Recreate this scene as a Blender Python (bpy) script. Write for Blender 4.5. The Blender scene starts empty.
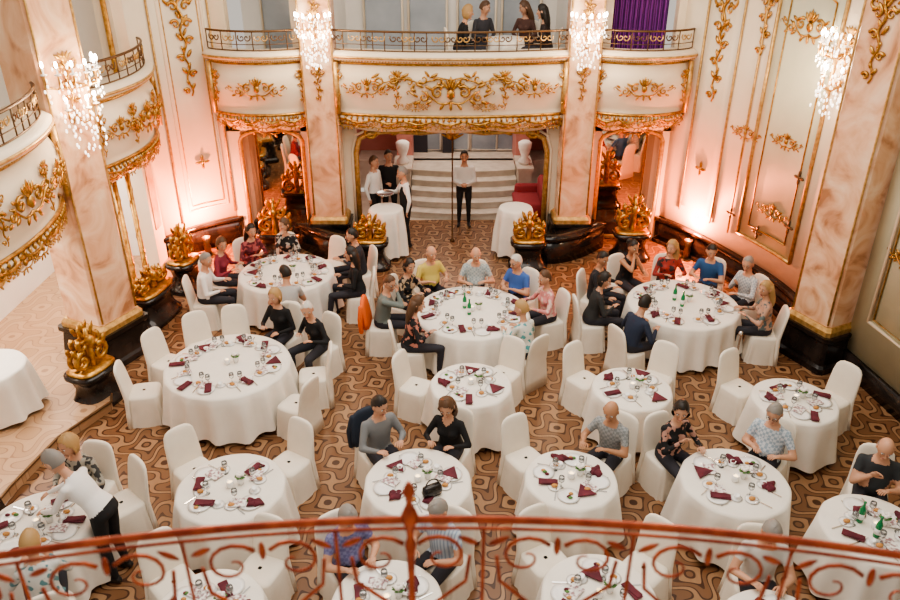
import bpy, math, random
import numpy as np
from mathutils import Vector, Matrix
V=Vector
pi=math.pi
random.seed(7)
SC=bpy.context.scene
try:
    SC.view_settings.look='AgX - Medium High Contrast'
except Exception: pass
# ------------------------------------------------------------ mesh builder
class MB:
    def __init__(s): s.v=[];s.f=[];s.m=[];s.mats=[];s.flat=set()
    def mi(s,mat):
        if mat not in s.mats: s.mats.append(mat)
        return s.mats.index(mat)
    def add(s,vs,fs,mat,flat=False):
        o=len(s.v);k=s.mi(mat)
        s.v.extend([V(p) for p in vs])
        for f in fs:
            if flat: s.flat.add(len(s.f))
            s.f.append(tuple(i+o for i in f));s.m.append(k)
    def loft(s,rings,mat,cap=True,closed=True,flat=False):
        n=len(rings[0]);vs=[p for r in rings for p in r];fs=[]
        for i in range(len(rings)-1):
            for j in range(n if closed else n-1):
                a=i*n+j;b=i*n+(j+1)%n
                fs.append((a,b,b+n,a+n))
        if cap and closed:
            fs.append(tuple(range(n-1,-1,-1)));fs.append(tuple((len(rings)-1)*n+j for j in range(n)))
        s.add(vs,fs,mat,flat)
    def tube(s,path,r,mat,n=6,cap=True):
        path=[V(p) for p in path];L=len(path)
        if not isinstance(r,(list,tuple)): r=[r]*L
        rings=[];prev=None
        for i,p in enumerate(path):
            t=(path[min(i+1,L-1)]-path[max(i-1,0)])
            if t.length<1e-9: t=V((0,0,1))
            t.normalize()
            if prev is None:
                a=V((0,0,1)) if abs(t.z)<.9 else V((0,1,0))
                u=a.cross(t).normalized()
            else:
                u=prev-t*prev.dot(t)
                if u.length<1e-6: u=t.orthogonal()
                u.normalize()
            prev=u;w=t.cross(u)
            rings.append([p+(u*math.cos(2*pi*j/n)+w*math.sin(2*pi*j/n))*r[i] for j in range(n)])
        s.loft(rings,mat,cap)
    def capsule(s,path,r,mat,n=10):
        path=[V(p) for p in path]
        t0=(path[0]-path[1]).normalized();t1=(path[-1]-path[-2]).normalized()
        P=[path[0]+t0*r[0]*k for k in (.98,.8,.45)]+path+[path[-1]+t1*r[-1]*k for k in (.45,.8,.98)]
        R=[r[0]*k for k in (.15,.6,.9)]+list(r)+[r[-1]*k for k in (.9,.6,.15)]
        s.tube(P,R,mat,n)
    def ell(s,c,rad,mat,n=8,m=5,M=None):
        c=V(c);vs=[];fs=[]
        for i in range(1,m):
            th=pi*i/m
            for j in range(n):
                a=2*pi*j/n
                vs.append(V((rad[0]*math.sin(th)*math.cos(a),rad[1]*math.sin(th)*math.sin(a),rad[2]*math.cos(th))))
        vs.append(V((0,0,rad[2])));vs.append(V((0,0,-rad[2])))
        for i in range(m-2):
            for j in range(n):
                fs.append((i*n+j,(i+1)*n+j,(i+1)*n+(j+1)%n,i*n+(j+1)%n))
        t=len(vs)-2
        for j in range(n):
            fs.append((t,j,(j+1)%n));b=(m-2)*n;fs.append((t+1,b+(j+1)%n,b+j))
        if M is not None: vs=[M@p for p in vs]
        s.add([p+c for p in vs],fs,mat)
    def box(s,a,b,mat,M=None):
        vs=[V((x,y,z)) for x in (a[0],b[0]) for y in (a[1],b[1]) for z in (a[2],b[2])]
        if M is not None: vs=[M@p for p in vs]
        s.add(vs,[(0,1,3,2),(4,6,7,5),(0,4,5,1),(2,3,7,6),(0,2,6,4),(1,5,7,3)],mat,True)
    def lathe(s,prof,mat,c=(0,0,0),n=16):
        c=V(c)
        s.loft([[c+V((r*math.cos(2*pi*j/n),r*math.sin(2*pi*j/n),z)) for j in range(n)] for r,z in prof],mat)
    def obj(s,name,loc=(0,0,0),parent=None,world=True):
        loc=V(loc);me=bpy.data.meshes.new(name)
        off=loc if world else V((0,0,0))
        me.from_pydata([tuple(p-off) for p in s.v],[],s.f)
        for m in s.mats: me.materials.append(m)
        me.polygons.foreach_set('material_index',s.m)
        me.polygons.foreach_set('use_smooth',[i not in s.flat for i in range(len(s.f))])
        me.update()
        o=bpy.data.objects.new(name,me);o.location=loc
        SC.collection.objects.link(o)
        if parent: o.parent=parent
        return o
def inst(o,name,loc,rz=0):
    n=bpy.data.objects.new(name,o.data);n.location=loc;n.rotation_euler=(0,0,rz)
    SC.collection.objects.link(n);return n
# ------------------------------------------------------------ materials
def mat(name,col,rough=.5,metal=0,**k):
    m=bpy.data.materials.new(name);m.use_nodes=True
    b=m.node_tree.nodes['Principled BSDF']
    b.inputs['Base Color'].default_value=(*col,1);b.inputs['Roughness'].default_value=rough;b.inputs['Metallic'].default_value=metal
    if 'trans' in k: b.inputs['Transmission Weight'].default_value=k['trans']
    if 'emit' in k:
        b.inputs['Emission Color'].default_value=(*k.get('ecol',col),1);b.inputs['Emission Strength'].default_value=k['emit']
    return m
def noisemat(name,stops,scale,rough=.5,metal=0,detail=4,dist=0,tex='noise',bump=0):
    m=mat(name,stops[0][1],rough,metal);nt=m.node_tree;N=nt.nodes;L=nt.links;b=N['Principled BSDF']
    tc=N.new('ShaderNodeTexCoord')
    if tex=='noise':
        t=N.new('ShaderNodeTexNoise');t.inputs['Detail'].default_value=detail;t.inputs['Distortion'].default_value=dist;out='Fac'
    else:
        t=N.new('ShaderNodeTexWave');out='Fac';t.inputs['Distortion'].default_value=dist
    t.inputs['Scale'].default_value=scale
    r=N.new('ShaderNodeValToRGB');e=r.color_ramp.elements
    while len(e)<len(stops): e.new(.5)
    for i,(p,c) in enumerate(stops): e[i].position=p;e[i].color=(*c,1)
    L.new(tc.outputs['Object'],t.inputs['Vector']);L.new(t.outputs[out],r.inputs[0]);L.new(r.outputs[0],b.inputs['Base Color'])
    if bump:
        bp=N.new('ShaderNodeBump');bp.inputs['Strength'].default_value=bump;L.new(t.outputs[out],bp.inputs['Height']);L.new(bp.outputs[0],b.inputs['Normal'])
    return m
CREAM=noisemat('cream_plaster',[(.3,(.79,.67,.50)),(.7,(.87,.76,.60))],1.5,.5)
WHITEW=noisemat('white_plaster',[(.3,(.86,.82,.77)),(.7,(.92,.89,.84))],1.2,.6)
GREEN=noisemat('sage_panel_plaster',[(.3,(.60,.58,.42)),(.7,(.70,.67,.50))],1.5,.5)
MARBLE=noisemat('peach_marble',[(.32,(.43,.20,.10)),(.43,(.71,.40,.24)),(.56,(.82,.54,.36)),(.75,(.90,.73,.56))],1.5,.22,detail=8,dist=1.6)
GOLD=noisemat('gilding',[(.3,(.30,.14,.03)),(.7,(.70,.42,.13))],14,.32,.85,bump=.2)
GOLDL=noisemat('pale_gilding',[(.3,(.44,.25,.08)),(.7,(.74,.49,.21))],14,.38,.6)
BLACK=noisemat('black_marble',[(.4,(.010,.008,.008)),(.8,(.05,.035,.03))],3,.14,detail=8)
LINEN=noisemat('table_linen',[(.3,(.79,.74,.67)),(.7,(.86,.82,.75))],3,.8)
COVER=noisemat('chair_cover_fabric',[(.3,(.77,.70,.60)),(.7,(.83,.77,.67))],4,.8)
IRON=mat('bronze_iron',(.16,.09,.045),.4,.7)
COPPER=noisemat('copper_red_paint',[(.35,(.24,.035,.014)),(.7,(.50,.11,.04))],20,.35,.5)
MIRROR=mat('mirror_glass',(.66,.61,.54),.03,1)
PORC=mat('porcelain',(.88,.87,.85),.15)
MAROON=noisemat('maroon_napkin',[(.3,(.075,.010,.020)),(.7,(.15,.024,.04))],9,.8)
BREAD=mat('bread_crust',(.55,.27,.09),.7)
STEEL=mat('cutlery_steel',(.7,.7,.7),.2,1)
GLASS=mat('clear_glass',(.95,.97,.97),.03,0,trans=.9)
GREENB=mat('green_bottle_glass',(.02,.22,.08),.08)
WAX=mat('candle_glow',(1,.8,.5),.5,0,emit=3,ecol=(1,.7,.35))
BULB=mat('lit_bulb',(1,.9,.75),.5,0,emit=60,ecol=(1,.84,.65))
CRYST=mat('glowing_crystal',(.95,.93,.9),.08,0,trans=.4,emit=1.6,ecol=(1,.9,.8))  # sparkle of the drops imitated by emission in the material
PURPLE=noisemat('purple_curtain',[(.3,(.07,.01,.10)),(.7,(.26,.05,.34))],6,.8,tex='wave',dist=1)
REDV=mat('red_velvet',(.30,.04,.05),.8)
PINKW=noisemat('rose_wall',[(.3,(.50,.19,.16)),(.7,(.62,.28,.24))],2,.6)
STONE=noisemat('pale_stone',[(.3,(.50,.44,.37)),(.7,(.64,.58,.50))],5,.5)
GREYGL=noisemat('grey_glass_panel',[(.3,(.16,.19,.23)),(.7,(.34,.38,.43))],1.2,.15)
GREYG2=noisemat('window_glass_pale',[(.3,(.36,.40,.44)),(.7,(.52,.56,.60))],1.2,.15)
DARK=mat('dark_curtain',(.03,.03,.04),.8)
LEAFM=mat('leaf_green',(.08,.2,.05),.6)
FLOW=mat('petal_white',(.9,.85,.8),.7)
MENU=noisemat('printed_menu_card',[(.45,(.85,.83,.8)),(.6,(.35,.2,.22))],30,.6)
def parquet(name,cols,lines,k=2.96,lv=3.0):
    m=mat(name,cols[0],.34);nt=m.node_tree;N=nt.nodes;L=nt.links;b=N['Principled BSDF']
    tc=N.new('ShaderNodeTexCoord');sp=N.new('ShaderNodeSeparateXYZ');L.new(tc.outputs['Object'],sp.inputs[0])
    def M(op,a,c=None,d=None):
        n=N.new('ShaderNodeMath');n.operation=op
        for i,x in enumerate((a,c,d)):
            if x is None: continue
            if isinstance(x,(int,float)): n.inputs[i].default_value=x
            else: L.new(x,n.inputs[i])
        return n.outputs[0]
    x=sp.outputs[0];y=sp.outputs[1]
    a=M('MULTIPLY',M('ADD',x,y),k);c=M('MULTIPLY',M('SUBTRACT',x,y),k)
    wx=M('ADD',a,M('MULTIPLY',M('SINE',M('MULTIPLY',c,2)),.55));wy=M('ADD',c,M('MULTIPLY',M('SINE',M('MULTIPLY',a,2)),-.55))
    g=M('MULTIPLY',M('SINE',wx),M('SINE',wy))
    g3=M('MULTIPLY',M('ADD',g,1),lv)
    fr=M('FRACT',g3);line=M('LESS_THAN',fr,lines)
    par=M('MODULO',M('FLOOR',g3),2)
    mp=N.new('ShaderNodeMapping');mp.inputs['Scale'].default_value=(22,3,1);L.new(tc.outputs['Object'],mp.inputs[0])
    no=N.new('ShaderNodeTexNoise');no.inputs['Scale'].default_value=1.2;no.inputs['Detail'].default_value=4;L.new(mp.outputs[0],no.inputs['Vector'])
    def mix(f,A,B):
        n=N.new('ShaderNodeMix');n.data_type='RGBA'
        L.new(f,n.inputs[0])
        for i,q in ((6,A),(7,B)):
            if isinstance(q,tuple): n.inputs[i].default_value=(*q,1)
            else: L.new(q,n.inputs[i])
        return n.outputs[2]
    base=mix(par,cols[0],cols[1]);base=mix(M('MULTIPLY',no.outputs[0],.5),base,cols[3]);fin=mix(line,base,cols[2])
    L.new(fin,b.inputs['Base Color']);return m
PARQ=parquet('swirl_parquet',[(.37,.215,.115),(.19,.092,.044),(.06,.024,.012),(.17,.085,.042)],.25,4.1,2.7)
PARQ2=parquet('aisle_parquet',[(.50,.32,.19),(.43,.26,.145),(.30,.165,.09),(.38,.22,.125)],.15)
# ------------------------------------------------------------ camera
cd=bpy.data.cameras.new('camera');cam=bpy.data.objects.new('camera',cd);SC.collection.objects.link(cam)
cam.location=(0,0,6.65);cam.rotation_euler=(math.radians(62.5),0,0);cd.sensor_width=36;cd.lens=30.4
cd.clip_start=.05;cd.dof.use_dof=True;cd.dof.focus_distance=10;cd.dof.aperture_fstop=3.2
SC.camera=cam
# ------------------------------------------------------------ ornament helpers
def sp2(cx,cy,r0,r1,a0,a1,n=14):
    return [(cx+(r0+(r1-r0)*i/(n-1))*math.cos(a0+(a1-a0)*i/(n-1)),cy+(r0+(r1-r0)*i/(n-1))*math.sin(a0+(a1-a0)*i/(n-1))) for i in range(n)]
class Fr:
    def __init__(s,O,U,W,s_=1,off=.012):
        s.O=V(O);s.U=V(U).normalized();s.W=V(W).normalized();s.N=s.U.cross(s.W);s.s=s_;s.off=off
    def p(s,q,d=0): return s.O+s.U*q[0]*s.s+s.W*q[1]*s.s+s.N*(s.off+d)
    def path(s,mb,pts,r0,r1,mt,n=5):
        L=len(pts);mb.tube([s.p(q) for q in pts],[(r0+(r1-r0)*i/(L-1))*s.s for i in range(L)],mt,n)
    def leaf(s,mb,c,a,l,w,mt):
        R=Matrix((s.U*math.cos(a)+s.W*math.sin(a),-s.U*math.sin(a)+s.W*math.cos(a),s.N)).transposed()
        mb.ell(s.p(c,.004),(l*s.s,w*s.s,w*.6*s.s),mt,6,4,R)
def orn_cartouche(mb,F,mt):
    for sx in (1,-1):
        m=lambda P:[(x*sx,y) for x,y in P]
        F.path(mb,m(sp2(.30,.02,.02,.15,0,2.7*pi)),.018,.04,mt)
        F.path(mb,m(sp2(.62,-.08,.015,.12,pi,-1.4*pi)),.016,.035,mt)
        F.path(mb,m([(0,-.2),(.12,-.24),(.28,-.22),(.42,-.12),(.52,-.02),(.66,.06)]),.03,.018,mt)
        F.path(mb,m([(.75,-.08),(.86,-.02),(.95,.06),(1.0,.03),(.97,-.03)]),.028,.012,mt)
        for (x,y,a,l) in ((.14,.2,1.0,.12),(.5,.12,.5,.11),(.85,.07,.6,.09),(.2,-.3,-1.0,.1),(.5,-.2,-.6,.1),(.75,-.2,-.4,.08)):
            F.leaf(mb,(x*sx,y),a if sx>0 else pi-a,l,.042,mt)
    for k in range(-2,3):
        F.leaf(mb,(.055*k,.16+.05*(2-abs(k))),pi/2-k*.35,.13,.038,mt)
    F.leaf(mb,(0,-.02),pi/2,.13,.1,mt);F.leaf(mb,(0,-.3),pi/2,.11,.04,mt)
def orn_vertical(mb,F,mt,n=5):
    H=n*.3
    stem=[(.04*math.sin(i*1.1),-H/2+H*i/(4*n)) for i in range(4*n+1)]
    F.path(mb,stem,.016,.028,mt)
    for i in range(n):
        y=-H/2+.3*i+.1;s_=1 if i%2 else -1;g=.6+.4*i/n
        for ss in (s_,-s_) if i>n//2 else (s_,):
            P=sp2(.13*g,0,.015,.10*g,pi*.2,-1.9*pi,12)
            F.path(mb,[(x*ss,q+y) for x,q in P],.012,.032,mt)
        F.leaf(mb,(-s_*.09*g,y+.08),(pi*.7 if s_>0 else pi*.3),.12*g,.038,mt)
        F.leaf(mb,(s_*.05*g,y+.16),(pi*.35 if s_>0 else pi*.65),.10*g,.032,mt)
    for k in (-2,-1,0,1,2): F.leaf(mb,(.06*k,H/2+.05),pi/2-k*.45,.13,.038,mt)
    for sx in (1,-1): F.path(mb,[(sx*x,y+H/2-.05) for x,y in sp2(.2,0,.015,.1,pi,-.9*pi,12)],.014,.03,mt)
def orn_garland(mb,F,mt,L=2.0):
    n=int(L/.28)
    for sx in (1,-1):
        for i in range(n//2):
            x=.12+.28*i;up=1 if i%2 else -1
            P=sp2(x+.12,up*.03,.012,.095,pi*.0,up*1.9*pi,12);F.path(mb,[(a*sx,b) for a,b in P],.012,.028,mt)
            F.leaf(mb,(sx*(x+.2),-up*.09),(.5*up if sx>0 else pi-.5*up),.10,.034,mt)
            F.leaf(mb,(sx*(x+.05),up*.12),(.9*up if sx>0 else pi-.9*up),.08,.03,mt)
        F.path(mb,[(sx*.28*n/2*t/8,.05*math.sin(t*1.6)) for t in range(9)],.018,.014,mt)
def orn_rosette(mb,F,mt):
    for k in range(4): F.leaf(mb,(.09*math.cos(k*pi/2),.09*math.sin(k*pi/2)),k*pi/2,.09,.04,mt)
    F.leaf(mb,(0,0),0,.05,.05,mt)
def panel_frame(mb,F,w,h,r,mt,arch=.0):
    pts=[(-w/2,-h/2),(w/2,-h/2),(w/2,h/2-arch)]
    if arch:
        for i in range(1,8):
            a=pi*i/8;pts.append((w/2*math.cos(a),h/2-arch+arch*math.sin(a)))
        pts.append((-w/2,h/2-arch))
    else: pts.append((-w/2,h/2))
    pts+= [(-w/2,-h/2),(w/2*-.98,-h/2)]
    mb.tube([F.p(q) for q in pts],r,mt,6)
# ------------------------------------------------------------ floor, walls
mb=MB();mb.box((-5.55,-1,-.1),(6.8,16.9,0),PARQ);mb.obj('floor')
mb=MB()
edge=[(-5.75,4.0),(-5.6,6.0),(-5.55,7.4),(-5.4,8.4),(-5.0,9.25),(-5.25,9.9),(-5.45,10.6),(-5.45,14.6)]
top=[V((x,y,.15)) for x,y in edge]+[V((-8,14.6,.15)),V((-8,4,.15))]
bot=[V((p.x,p.y,0)) for p in top]
mb.loft([bot,top],PARQ2,flat=True)
mb.tube([(x+.005,y,.145) for x,y in edge],.022,IRON,6)
mb.obj('floor_aisle')
mb=MB();mb.box((-8.1,2,0),(-7.9,15.6,7),WHITEW)
for y in (8.4,10.3,12.3):
    F=Fr((-7.9,y,1.7),(0,1,0),(0,0,1),1,.02);panel_frame(mb,F,1.2,1.9,.03,GOLDL)
    mb.box((-7.9,y-.55,.8),(-7.885,y+.55,2.6),MIRROR)
    F=Fr((-7.9,y,5.2),(0,1,0),(0,0,1),1,.02);panel_frame(mb,F,1.2,2.0,.03,GOLDL)
mb.box((-8.1,14.5,0),(-5.9,14.7,7),WHITEW)
mb.obj('wall_left_outer')
def strip(mb,pts,z0,z1,off,th,mt,side):
    n=len(pts);P=[]
    for i in range(n):
        a=V(pts[max(i-1,0)]);b=V(pts[min(i+1,n-1)]);t=(b-a).normalized();N=V((-t.y,t.x))*side;P.append((V(pts[i]),N))
    rings=[]
    for p,N in P:
        f=p+N*off;k=p-N*th
        rings.append([V((f.x,f.y,z0)),V((f.x,f.y,z1)),V((k.x,k.y,z1)),V((k.x,k.y,z0))])
    mb.loft(rings,mt,flat=False)
def catmull(P,n=6):
    P=[V((p[0],p[1])) for p in P];Q=[P[0]*2-P[1]]+P+[P[-1]*2-P[-2]];out=[]
    for i in range(1,len(Q)-2):
        for j in range(n):
            t=j/n;out.append(.5*((2*Q[i])+(Q[i+1]-Q[i-1])*t+(2*Q[i-1]-5*Q[i]+4*Q[i+1]-Q[i+2])*t*t+(3*Q[i]-Q[i-1]-3*Q[i+1]+Q[i+2])*t**3))
    out.append(P[-1]);return out
def wall_frame(pts,i,z,side,s_=1,off=.03):
    a=V(pts[max(i-1,0)]);b=V(pts[min(i+1,len(pts)-1)]);t=(b-a).normalized();N=V((-t.y,t.x))*side
    N3=V((N.x,N.y,0));W=V((0,0,1));U=W.cross(N3)
    return Fr((pts[i].x,pts[i].y,z),U,W,s_,off)
RW=catmull([(4.6,15.7),(5.1,14.9),(5.6,13.7),(6.0,12.5),(6.15,11.3)],5)
mb=MB();strip(mb,RW,0,7,0,.2,CREAM,-1);strip(mb,RW[10:17],1.0,5.6,.015,0,GREEN,-1);strip(mb,RW[3:8],1.0,5.4,.012,0,CREAM,-1)
def edge_tube(i,z0,z1,r,m):
    F=wall_frame(RW,i,0,-1,1,.03);mb.tube([F.O+F.N*.03+V((0,0,z)) for z in (z0,(z0+z1)/2,z1)],r,m,6)
for i in (10,16): edge_tube(i,1.0,5.6,.035,GOLDL)
for i in (3,7,9): edge_tube(i,.9,5.6,.022,GOLDL)
for z in (1.0,5.6):
    mb.tube([wall_frame(RW,i,z,-1,1,.03).p((0,0)) for i in range(10,17)],.035,GOLDL,6)
for i in (11,15): 
    F=wall_frame(RW,i,0,-1,1,.03);mb.tube([F.O+F.N*.03+V((0,0,z)) for z in (1.25,3,5.3)],.014,GOLD,6)
mb.tube([wall_frame(RW,i,1.25,-1,1,.03).p((0,0)) for i in range(11,16)],.014,GOLD,6)
mb.tube([wall_frame(RW,i,5.3+(.16 if i==13 else .1 if i in(12,14) else 0),-1,1,.03).p((0,0)) for i in range(11,16)],.014,GOLD,6)
orn_vertical(mb,wall_frame(RW,5,4.2,-1,1.05),GOLD,6)
orn_vertical(mb,wall_frame(RW,9,4.8,-1,.9),GOLD,4)
orn_rosette(mb,wall_frame(RW,5,1.9,-1,.9),GOLD)
for i,z in ((13,3.0),(9,2.9)): orn_cartouche(mb,wall_frame(RW,i,z,-1,.42),GOLD)
for i,z in ((12,1.2),(15,2.5),(15,1.6),(9,1.3)): orn_rosette(mb,wall_frame(RW,i,z,-1,.8),IRON)
orn_cartouche(mb,wall_frame(RW,13,4.9,-1,.7),GOLD);orn_cartouche(mb,wall_frame(RW,13,1.7,-1,.45),GOLD)
mb.obj('wall_right_apse')
mb=MB();strip(mb,RW,0,.5,.09,.0,BLACK,-1);strip(mb,RW,.5,.58,.13,0,BLACK,-1);strip(mb,RW,0,.08,.14,0,BLACK,-1);mb.obj('baseboard_right_apse')
RN=catmull([(6.35,10.5),(6.5,9.4),(6.7,7.5),(6.8,4),(6.8,-1)],4)
mb=MB();strip(mb,RN,0,7,0,.2,GREEN,-1)
for i,h in ((3,4.6),(6,4.6),(10,4.6)):
    F=wall_frame(RN,i,3.3,-1,1,.02);panel_frame(mb,F,.8,h,.035,CREAM,.3);panel_frame(mb,F,.64,h-.16,.015,GOLDL,.25)
    orn_cartouche(mb,wall_frame(RN,i,4.6,-1,.5),GOLD);orn_cartouche(mb,wall_frame(RN,i,2.2,-1,.45),GOLD)
mb.obj('wall_right')
mb=MB();strip(mb,RN,0,.34,.06,0,BLACK,-1);mb.obj('baseboard_right')
LW=catmull([(-4.6,15.75),(-5.05,15.45),(-5.5,15.05),(-5.95,14.4)],4)
mb=MB();strip(mb,LW,0,7,0,.2,CREAM,1)
F=wall_frame(LW,5,3.2,1,1,.02);panel_frame(mb,F,.85,4.6,.03,CREAM,.3);panel_frame(mb,F,.7,4.4,.014,GOLDL,.25)
orn_vertical(mb,wall_frame(LW,5,4.2,1,1.05),GOLD,6);orn_rosette(mb,wall_frame(LW,5,1.9,1,.9),GOLD)
for i in (1,9):
    F=wall_frame(LW,i,0,1,1,.03);mb.tube([F.O+F.N*.03+V((0,0,z)) for z in (.7,3,6)],.022,GOLDL,6)
mb.obj('wall_left_apse')
mb=MB();strip(mb,LW,0,.5,.09,0,BLACK,1);strip(mb,LW,.5,.58,.13,0,BLACK,1);mb.obj('baseboard_left_apse')
mb=MB()
YB=15.7
def bx(x0,x1,z0,z1,m=CREAM,y0=YB,y1=YB+.25): mb.box((x0,y0,z0),(x1,y1,z1),m)
bx(-2.5,2.55,2.55,3.5);bx(-2.5,-1.98,0,2.55);bx(2.05,2.55,0,2.55)
for s in (-1,1):
    c=.03
    def xx(a,b): return sorted((c+s*a,c+s*b))
    a,b=xx(2.8,4.7);bx(a,b,2.45,3.5);bx(a,b,6.2,7.2)
    a,b=xx(2.8,3.15);bx(a,b,0,7.2);a,b=xx(4.42,4.7);bx(a,b,0,7.2)
    a,b=xx(3.15,4.42);mb.box((a,16.3,0),(b,16.4,2.6),CREAM);mb.box((a,16.28,.35),(b,16.3,2.45),MIRROR)
    for q in (3.12,4.42): 
        a2,b2=xx(q,q+.05);mb.box((a2,15.9,0),(b2,16.4,2.6),CREAM)
    F=Fr((c+s*3.78,YB,1.3),(1,0,0),(0,0,1),1,.03);panel_frame(mb,F,1.3,2.4,.05,GOLDL,.25)
    orn_cartouche(mb,Fr((c+s*3.78,YB,2.55),(1,0,0),(0,0,1),.6,.06),GOLD)
    mb.box((xx(3.15,4.42)[0],15.9,.0),(xx(3.15,4.42)[1],16.35,.35),BLACK)
pts=[(-1.98,0),(-1.98,2.0),(-1.9,2.3),(-1.65,2.42),(-1.2,2.46),(-.6,2.42),(0,2.5),(.05,2.5),(.7,2.42),(1.3,2.46),(1.75,2.42),(1.97,2.3),(2.05,2.0),(2.05,0)]
mb.tube([(x,YB-.03,z) for x,z in pts],.055,GOLDL,8);mb.tube([(x*1.04,YB-.03,z*1.03) for x,z in pts],.03,CREAM,8)
for x,a in ((-1.98,1),(2.05,-1)):
    F=Fr((x+a*.3,YB,2.45),(a,0,0),(0,0,1),.6,.0)
    F.N=V((0,-1,0));F.off=.05;F.path(mb,sp2(0,0,.04,.3,0,2.4*pi),.04,.08,GOLD)
    for k in range(4): F.leaf(mb,(.3+.2*k,.1-.05*k),.3,.18,.07,GOLD)
mb.obj('wall_back')
mb=MB();mb.box((-4.7,18.2,3.5),(4.8,18.4,7.2),WHITEW)
for x in (-3.8,-1.5,-.5,.6,1.6,3.9):
    mb.box((x-.42,18.12,3.7),(x+.42,18.2,6.6),GREYG2);panel_frame(mb,Fr((x,18.12,5.1),(1,0,0),(0,0,1),1,.02),.86,2.9,.03,CREAM)
for x in (-2.6,2.65): mb.box((x-.25,15.95,3.5),(x+.25,18.2,7.2),WHITEW)
mb.obj('wall_upper_gallery')
mb=MB();mb.box((-5,15.72,3.32),(5,18.4,3.5),STONE);mb.obj('floor_gallery')
mb=MB();n=60
R=[[V((3.0+1.4*i/n,16.25+.05*math.sin(i*1.3),z)) for i in range(n+1)] for z in (3.52,4.5,5.5,6.6)]
mb.loft(R,PURPLE,closed=False);mb.obj('purple_curtain')
mb=MB();mb.box((-2.4,16.9,-.1),(2.5,18.9,0),STONE);mb.obj('floor_vestibule')
mb=MB()
for k in range(5):
    y0=16.95+.34*k;n=16
    fr=[V((.35-1.3+2.6*i/n,y0+.18*(2*i/n-1)**2-.02,0)) for i in range(n+1)]
    P=fr+[V((1.65,19.4,0)),V((-.95,19.4,0))]
    z1=.15*(k+1)
    mb.loft([[V((p.x,p.y,0)) for p in P],[V((p.x,p.y,z1-.03)) for p in P]],STONE,flat=True)
    P2=[V((p.x,p.y-.03,0)) for p in P]
    mb.loft([[V((p.x,p.y,z1-.03)) for p in P2],[V((p.x,p.y,z1)) for p in P2]],STONE,flat=True)
mb.obj('vestibule_stairs')
mb=MB();mb.box((-2.4,19.2,0),(2.5,21,.75),STONE);mb.obj('floor_landing')
mb=MB()
mb.box((-2.5,20.1,.75),(2.6,20.3,3.3),PINKW)
for x in (-.6,.15,.9,1.6):
    mb.box((x-.34,20.0,.75),(x+.34,20.1,2.9),GREYGL);panel_frame(mb,Fr((x,20.0,1.85),(1,0,0),(0,0,1),1,.02),.7,2.1,.03,STONE)
mb.box((-1.0,19.9,.75),(-.6,20.0,2.9),DARK);mb.box((-.2,19.85,.75),(.1,19.95,2.9),DARK)
mb.obj('wall_vestibule_back')
for s,x in ((-1,-2.5),(1,2.6)):
    mb=MB();mb.box((x-.1,15.96,0),(x+.1,21,3.3),PINKW);mb.obj('wall_vestibule_left' if s<0 else 'wall_vestibule_right')
mb=MB()
for x0,x1 in ((-1.35,-.97),(1.67,2.0)):
    mb.box((x0,17.85,0),(x1,18.9,.9),STONE);mb.box((x0-.04,17.8,.9),(x1+.04,18.9,.97),STONE)
    mb.box((x0,18.9,0),(x1,20.0,3.2),PINKW)
    mb.lathe([(.12,.97),(.16,1.05),(.08,1.15),(.15,1.35),(.17,1.5),(.1,1.55)],FLOW,((x0+x1)/2,18.2,0),14)
mb.obj('wall_stair_cheek')
mb=MB()
def rr(cx,cy,z,hx,hy,n=20,e=.35):
    out=[]
    for j in range(n):
        a=2*pi*j/n;c_=math.cos(a);s_=math.sin(a)
        out.append(V((cx+hx*math.copysign(abs(c_)**e,c_),cy+hy*math.copysign(abs(s_)**e,s_),z)))
    return out
mb.loft([rr(1.85,17.15,z,.34,.5) for z in (0,.3)]+[rr(1.85,17.15,.44,.36,.52),rr(1.85,17.15,.48,.30,.46)],REDV)
mb.loft([rr(2.2,17.15,z,.1,.5) for z in (.0,.8)]+[rr(2.2,17.15,.9,.06,.42)],REDV)
mb.loft([rr(1.9,17.6,z,.34,.09) for z in (.0,.6)]+[rr(1.9,17.6,.66,.3,.05)],REDV)
mb.obj('velvet_sofa')
mb=MB();mb.lathe([(.05,0),(.05,.04),(.018,.08),(.016,1.2),(.016,2.3),(.035,2.45)],IRON,(.05,15.6,0),12)
for k in range(-3,4):
    a=k*.4;mb.tube([(.05,15.6,2.3),(.05+.1*math.sin(a),15.56,2.3+.12*math.cos(a)+.02),(.05+.24*math.sin(a),15.52,2.36+.2*math.cos(a))],[.02,.035,.015],GOLD,6)
mb.obj('gilded_fan_column')
# ------------------------------------------------------------ pilasters
def pilaster(x,y,wd,d,rz):
    mb=MB();M=Matrix.Translation((x,y,0))@Matrix.Rotation(rz,4,'Z')
    def ring(z,a): 
        hx=wd/2+a;hy=d/2+a;c=.05
        return [M@V(p) for p in ((-hx,-hy+c,z),(-hx+c,-hy,z),(hx-c,-hy,z),(hx,-hy+c,z),(hx,hy-c,z),(hx-c,hy,z),(-hx+c,hy,z),(-hx,hy-c,z))]
    mb.loft([ring(0,.16),ring(.1,.16),ring(.14,.12),ring(.5,.08),ring(.55,.12),ring(.62,.12)],BLACK,flat=True)
    mb.loft([ring(.62,.07),ring(.7,.07),ring(.76,.03)],GOLDL,flat=True)
    mb.loft([ring(.76,0),ring(7.0,0)],MARBLE,flat=True)
    for sx in (-1,1): mb.tube([M@V((sx*(wd/2-.03),-d/2-.01,z)) for z in (.8,3,5,6.9)],.018,GOLDL,6)
    U=M.to_3x3()@V((1,0,0))
    return mb,M,U
PX=(-2.57,2.6)
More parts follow.
